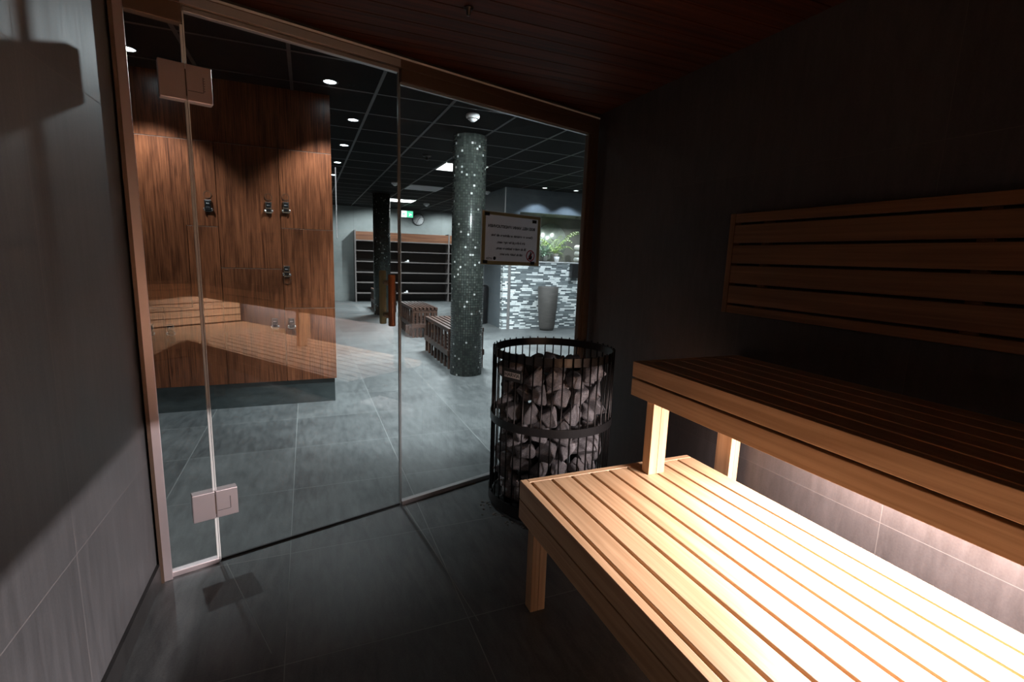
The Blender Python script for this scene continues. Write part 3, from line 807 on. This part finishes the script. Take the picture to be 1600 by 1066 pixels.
# niche contents
def mirror_disc():
    T = Matrix.Translation((4.62, FW+.745, 1.66)) @ Matrix.Rotation(R(90), 4, 'X')
    o = MB().lathe([(.34, -.012), (.36, -.004), (.36, .008), (.02, .012)], 64, T=T).build('round_mirror', 'mirror'); tag(o, 'large round mirror leaning at the back of the niche', 'mirror')
mirror_disc()
def leaf_strip(b, p0, d, L, w, droop, m=None, seg=7, lift=.6):
    d = Vector(d).normalized(); side = d.cross(Vector((0, 0, 1))).normalized()
    prev = None
    for i in range(seg+1):
        t_ = i/seg; p = Vector(p0) + d*L*t_ + Vector((0, 0, 1))*(lift*L*t_ - droop*L*t_*t_)
        ww = w*math.sin(math.pi*min(.98, .12+.86*t_))
        a = b.bm.verts.new(p - side*ww); c = b.bm.verts.new(p + side*ww + Vector((0, 0, .002)))
        e = b.bm.verts.new(p + Vector((0, 0, .0015+ww*.3)))
        if prev:
            b.bm.faces.new((prev[0], prev[2], e, a)); b.bm.faces.new((prev[2], prev[1], c, e))
        prev = (a, c, e)
def fern(x, y, z, s, label, nf=15, seed=3):
    t = thing('potted_fern', label, 'plant', (x, y, z)); rn = random.Random(seed)
    MB().lathe([(.045*s, 0), (.065*s, .12*s), (.068*s, .125*s), (.058*s, .12*s), (.05*s, .09*s)], 24).build('pot', 'pot', t)
    b = MB()
    for i in range(nf):
        a = 6.283*i/nf + rn.uniform(-.2, .2); L = s*rn.uniform(.22, .36); lift = rn.uniform(.9, 2.2); dr = rn.uniform(.8, 1.3)
        d = Vector((math.cos(a), math.sin(a), 0)); side = Vector((-d.y, d.x, 0)); pts = []
        for k in range(10):
            t_ = k/9; pts.append(Vector((0, 0, .12*s)) + d*L*t_ + Vector((0, 0, lift*L*t_-dr*L*t_*t_)))
        b.tube(pts, .0022*s, 5)
        for k in range(1, 10):
            for sg_ in (-1, 1):
                ll = .075*s*math.sin(math.pi*(k/10*.8+.15))
                leaf_strip(b, pts[k], side*sg_ + d*.35, ll, .008*s, .5, seg=3, lift=.1)
    b.build('fronds', 'leaf', t); return t
fern(4.50, 8.74, 1.262, 1.25, 'green potted fern standing in the lit wall niche')
def succ(x, y, z, s):
    t = thing('potted_succulent', 'pale green leafy pot plant in front of the fern', 'plant', (x, y, z)); rn = random.Random(8)
    MB().lathe([(.04*s, 0), (.055*s, .10*s), (.048*s, .10*s), (.04*s, .08*s)], 24).build('pot', 'niche', t)
    b = MB()
    for i in range(34):
        a = i*2.4; e = rn.uniform(.0, 1.4); d = (math.cos(a), math.sin(a), .1)
        leaf_strip(b, (0, 0, .09*s+rn.uniform(0, .06)), d, s*rn.uniform(.08, .15), .022*s, .4, seg=5, lift=e*1.3)
    b.build('leaves', 'leaf_pale', t)
succ(4.22, 8.60, 1.262, 1.2)
t = thing('white_pot', 'small white pot on the niche ledge beside the plants', 'pot', (4.44, 8.52, 1.262))
MB().lathe([(.035, 0), (.055, .10), (.05, .10), (.032, .02)], 28).build('body', 'white', t)
for i, (dx, dz) in enumerate(((0, 0), (.005, .115), (-.004, .23))):
    T = Matrix.Translation((5.02+dx, 8.66, 1.262+.058+dz)) @ Matrix.Rotation(R(90), 4, 'X')
    prof = [(.006, -.0), (.05, .0), (.057, .012), (.057, .27), (.05, .282), (.006, .282)]
    o = MB().lathe(prof, 28, T=T @ Matrix.Translation((0, 0, -.14))).build('rolled_towel', 'cloth')
    tag(o, ['rolled white towel at the bottom of the niche pile', 'rolled white towel in the middle of the niche pile', 'rolled white towel on top of the niche pile'][i], 'towel')

# ------------------------------------------------------------------ ceiling fittings outside
def spot(name, loc, power, ang, blend, c, parent, tilt=(0, 0, 0), size=.03):
    l = bpy.data.lights.new(name, 'SPOT'); l.energy = power; l.spot_size = R(ang); l.spot_blend = blend; l.color = c; l.shadow_soft_size = size
    o = bpy.data.objects.new(name, l); col.objects.link(o); o.location = loc; o.rotation_euler = tilt; o.parent = parent; return o
COOL = (.86, .94, 1.0)
def downlight(x, y, label, power=60, ang=95, r=.045, lens='lens', blend=.25, size=.03, c=COOL):
    t = thing('downlight', label, 'ceiling light', (x, y, OZ))
    MB().lathe([(r, -.006), (r+.014, -.006), (r+.016, -.0005), (r, -.0005)], 32, closed=True).build('trim_ring', 'black', t)
    MB().lathe([(r, -.004), (r, -.001)], 32).build('lens', lens, t)
    spot('bulb', (0, 0, -.02), power, ang, blend, c, t, size=size)
    return t
DL = [(-1.02, 4.13, 'bright downlight over the left lockers', 118), (.205, 4.15, 'bright downlight nearest in the row, above the right end of the lockers', 118),
      (.455, 5.17, 'second bright downlight in the row beside the lockers', 90), (.455, 6.39, 'third bright downlight in the row beside the lockers', 90),
      (.45, 7.62, 'fourth downlight in the row, lower and smaller', 90), (.45, 8.84, 'farthest downlight of the row, at the locker edge', 90)]
for x, y, l, p in DL:
    t = downlight(x, y, l, p, 94, blend=.5)
    if x == .205: t_near = t
def tilt_light(x, y, label, power, ang, ty, tx=0, blend=.5):
    t = thing('downlight', label, 'ceiling light', (x, y, OZ))
    MB().lathe([(.045, -.006), (.059, -.006), (.061, -.0005), (.045, -.0005)], 32, closed=True).build('trim_ring', 'black', t)
    MB().lathe([(.045, -.004), (.045, -.001)], 32).build('lens', 'lens', t)
    spot('bulb', (0, 0, -.02), power, ang, blend, COOL, t, (R(ty), R(tx), 0), .04); return t
def wash(t, at, power, ang):
    d = Vector(at) - Vector((t.location.x, t.location.y, OZ-.022)); o = spot('bulb', (0, 0, -.022), power, ang, .6, COOL, t, size=.03)
    o.rotation_euler = d.to_track_quat('-Z', 'Y').to_euler()
wash(t_near, (-.575, 1.45, 1.65), 36, 38)
for x, y, lb in ((.40, 12.6, 'added unseen downlight at the far left of the back wall, hidden by the lockers'), (1.80, 13.1, 'added unseen downlight by the back wall, hidden behind the far pillar'), (3.72, 13.2, 'added unseen downlight at the far right of the back wall, hidden behind the near pillar')):
    tilt_light(x, y, lb, 75 if x < 1 else 190, 132, 25)  # hidden downlights added to brighten the back wall
tilt_light(1.05, 3.45, 'adjustable downlight behind the door header aimed at the floor before the pillar', 420, 75, 24)
tilt_light(1.62, 3.95, 'adjustable downlight behind the header in front of the near pillar', 150, 128, 32, blend=.3)
tilt_light(1.45, 3.04, 'downlight close outside the top of the right glass pane', 34, 50, 6)
tilt_light(3.35, 5.0, 'added unseen downlight beyond the right wall, brightening the mosaic wall side', 220, 120, 20)  # added out of view to brighten the mosaic wall side
tilt_light(4.9, 7.0, 'added unseen downlight brightening the mosaic wall, hidden by the right wall', 200, 120, 20)  # extra unseen light added for the mosaic wall
downlight(3.93, 8.12, 'small downlight above the mosaic wall, left of two', 34, 108, .04, 'lens_small', .3, c=(.68, .80, 1))
downlight(4.55, 8.10, 'small downlight above the mosaic wall, right of two', 34, 108, .04, 'lens_small', .3, c=(.68, .80, 1))
def panel(x0, y0, mat, label, power):
    t = thing('ceiling_panel_light', label, 'ceiling light', (x0+.305, y0+.305, OZ))
    MB().box(-.303, .303, -.303, .303, -.012, -.0045).build('diffuser', mat, t)
    b = MB()
    for s in (-1, 1):
        b.box(s*.298-.006, s*.298+.006, -.304, .304, -.016, -.0005); b.box(-.29, .29, s*.298-.006, s*.298+.006, -.016, -.0005)
    b.build('frame', 'white', t)
    if power: area('tube', (0, 0, -.02), (0, 0, 0), .55, .55, power, (.88, .95, 1), t, 125)
panel(1.77, 6.73, 'panel_on', 'lit square ceiling panel beside the near pillar', 170)
panel(1.77, 9.17, 'panel_off', 'unlit grey square ceiling panel further back', 0)
panel(1.77, 11.61, 'panel_on', 'lit square ceiling panel by the exit sign', 170)
def detector(x, y, s, label):
    t = thing('smoke_detector', label, 'smoke detector', (x, y, OZ))
    MB().lathe([(.058*s, -.0005), (.062*s, -.018*s), (.058*s, -.030*s), (.030*s, -.052*s), (.016*s, -.062*s)], 32).build('body', 'white', t)
    MB().lathe([(.050*s, -.0335*s), (.052*s, -.0315*s), (.046*s, -.0425*s), (.044*s, -.0425*s)], 32).build('sensor_slot', 'plate', t)
detector(1.41, 4.44, 1.0, 'white cone smoke detector on the ceiling in front of the near pillar')
detector(1.484, 9.10, 1.0, 'white smoke detector on the ceiling behind the door edge')
detector(2.742, 12.2, 1.2, 'white smoke detector on the ceiling near the clock')
detector(3.235, 9.20, 1.0, 'white smoke detector on the ceiling near the passage wall')
t = thing('ceiling_sensor', 'small dark sensor hanging from the ceiling left of the near pillar', 'sensor', (1.455, 6.46, OZ))
MB().lathe([(.055, -.0005), (.055, -.012), (.02, -.016), (.018, -.05), (.028, -.055)], 24).build('body', 'plate', t)

# interior of the niche lights
for x, lb in ((4.25, 'small spotlight in the niche ceiling over the plants'), (4.95, 'small spotlight in the niche ceiling over the towels')):
    t = thing('niche_spotlight', lb, 'lamp', (x, FW+.30, 2.139))
    MB().lathe([(.03, -.012), (.032, -.0005)], 24).build('body', 'black', t)
    spot('bulb', (0, 0, -.02), 25, 140, .5, (.95, 1, 1), t, (R(0), 0, 0), .02)
struct(MB().box(3.60, 6.0, FW+.122, FW+.748, 2.139, 2.16).build('ceiling', 'niche'))
# ------------------------------------------------------------------ world and view
w = bpy.data.worlds.new('world'); bpy.context.scene.world = w; w.use_nodes = True
w.node_tree.nodes['Background'].inputs[0].default_value = (.01, .012, .014, 1)
w.node_tree.nodes['Background'].inputs[1].default_value = 0.0
sc = bpy.context.scene
sc.view_settings.view_transform = 'Standard'; sc.view_settings.look = 'None'; sc.view_settings.gamma = 1
sc.view_settings.exposure = 0.0
try: sc.view_settings.use_curve_mapping = False
except Exception: pass
sc.cycles.max_bounces = 10; sc.cycles.diffuse_bounces = 5; sc.cycles.glossy_bounces = 5; sc.cycles.transparent_max_bounces = 16
sc.cycles.sample_clamp_indirect = 4.0
sc.cycles.use_denoising = True
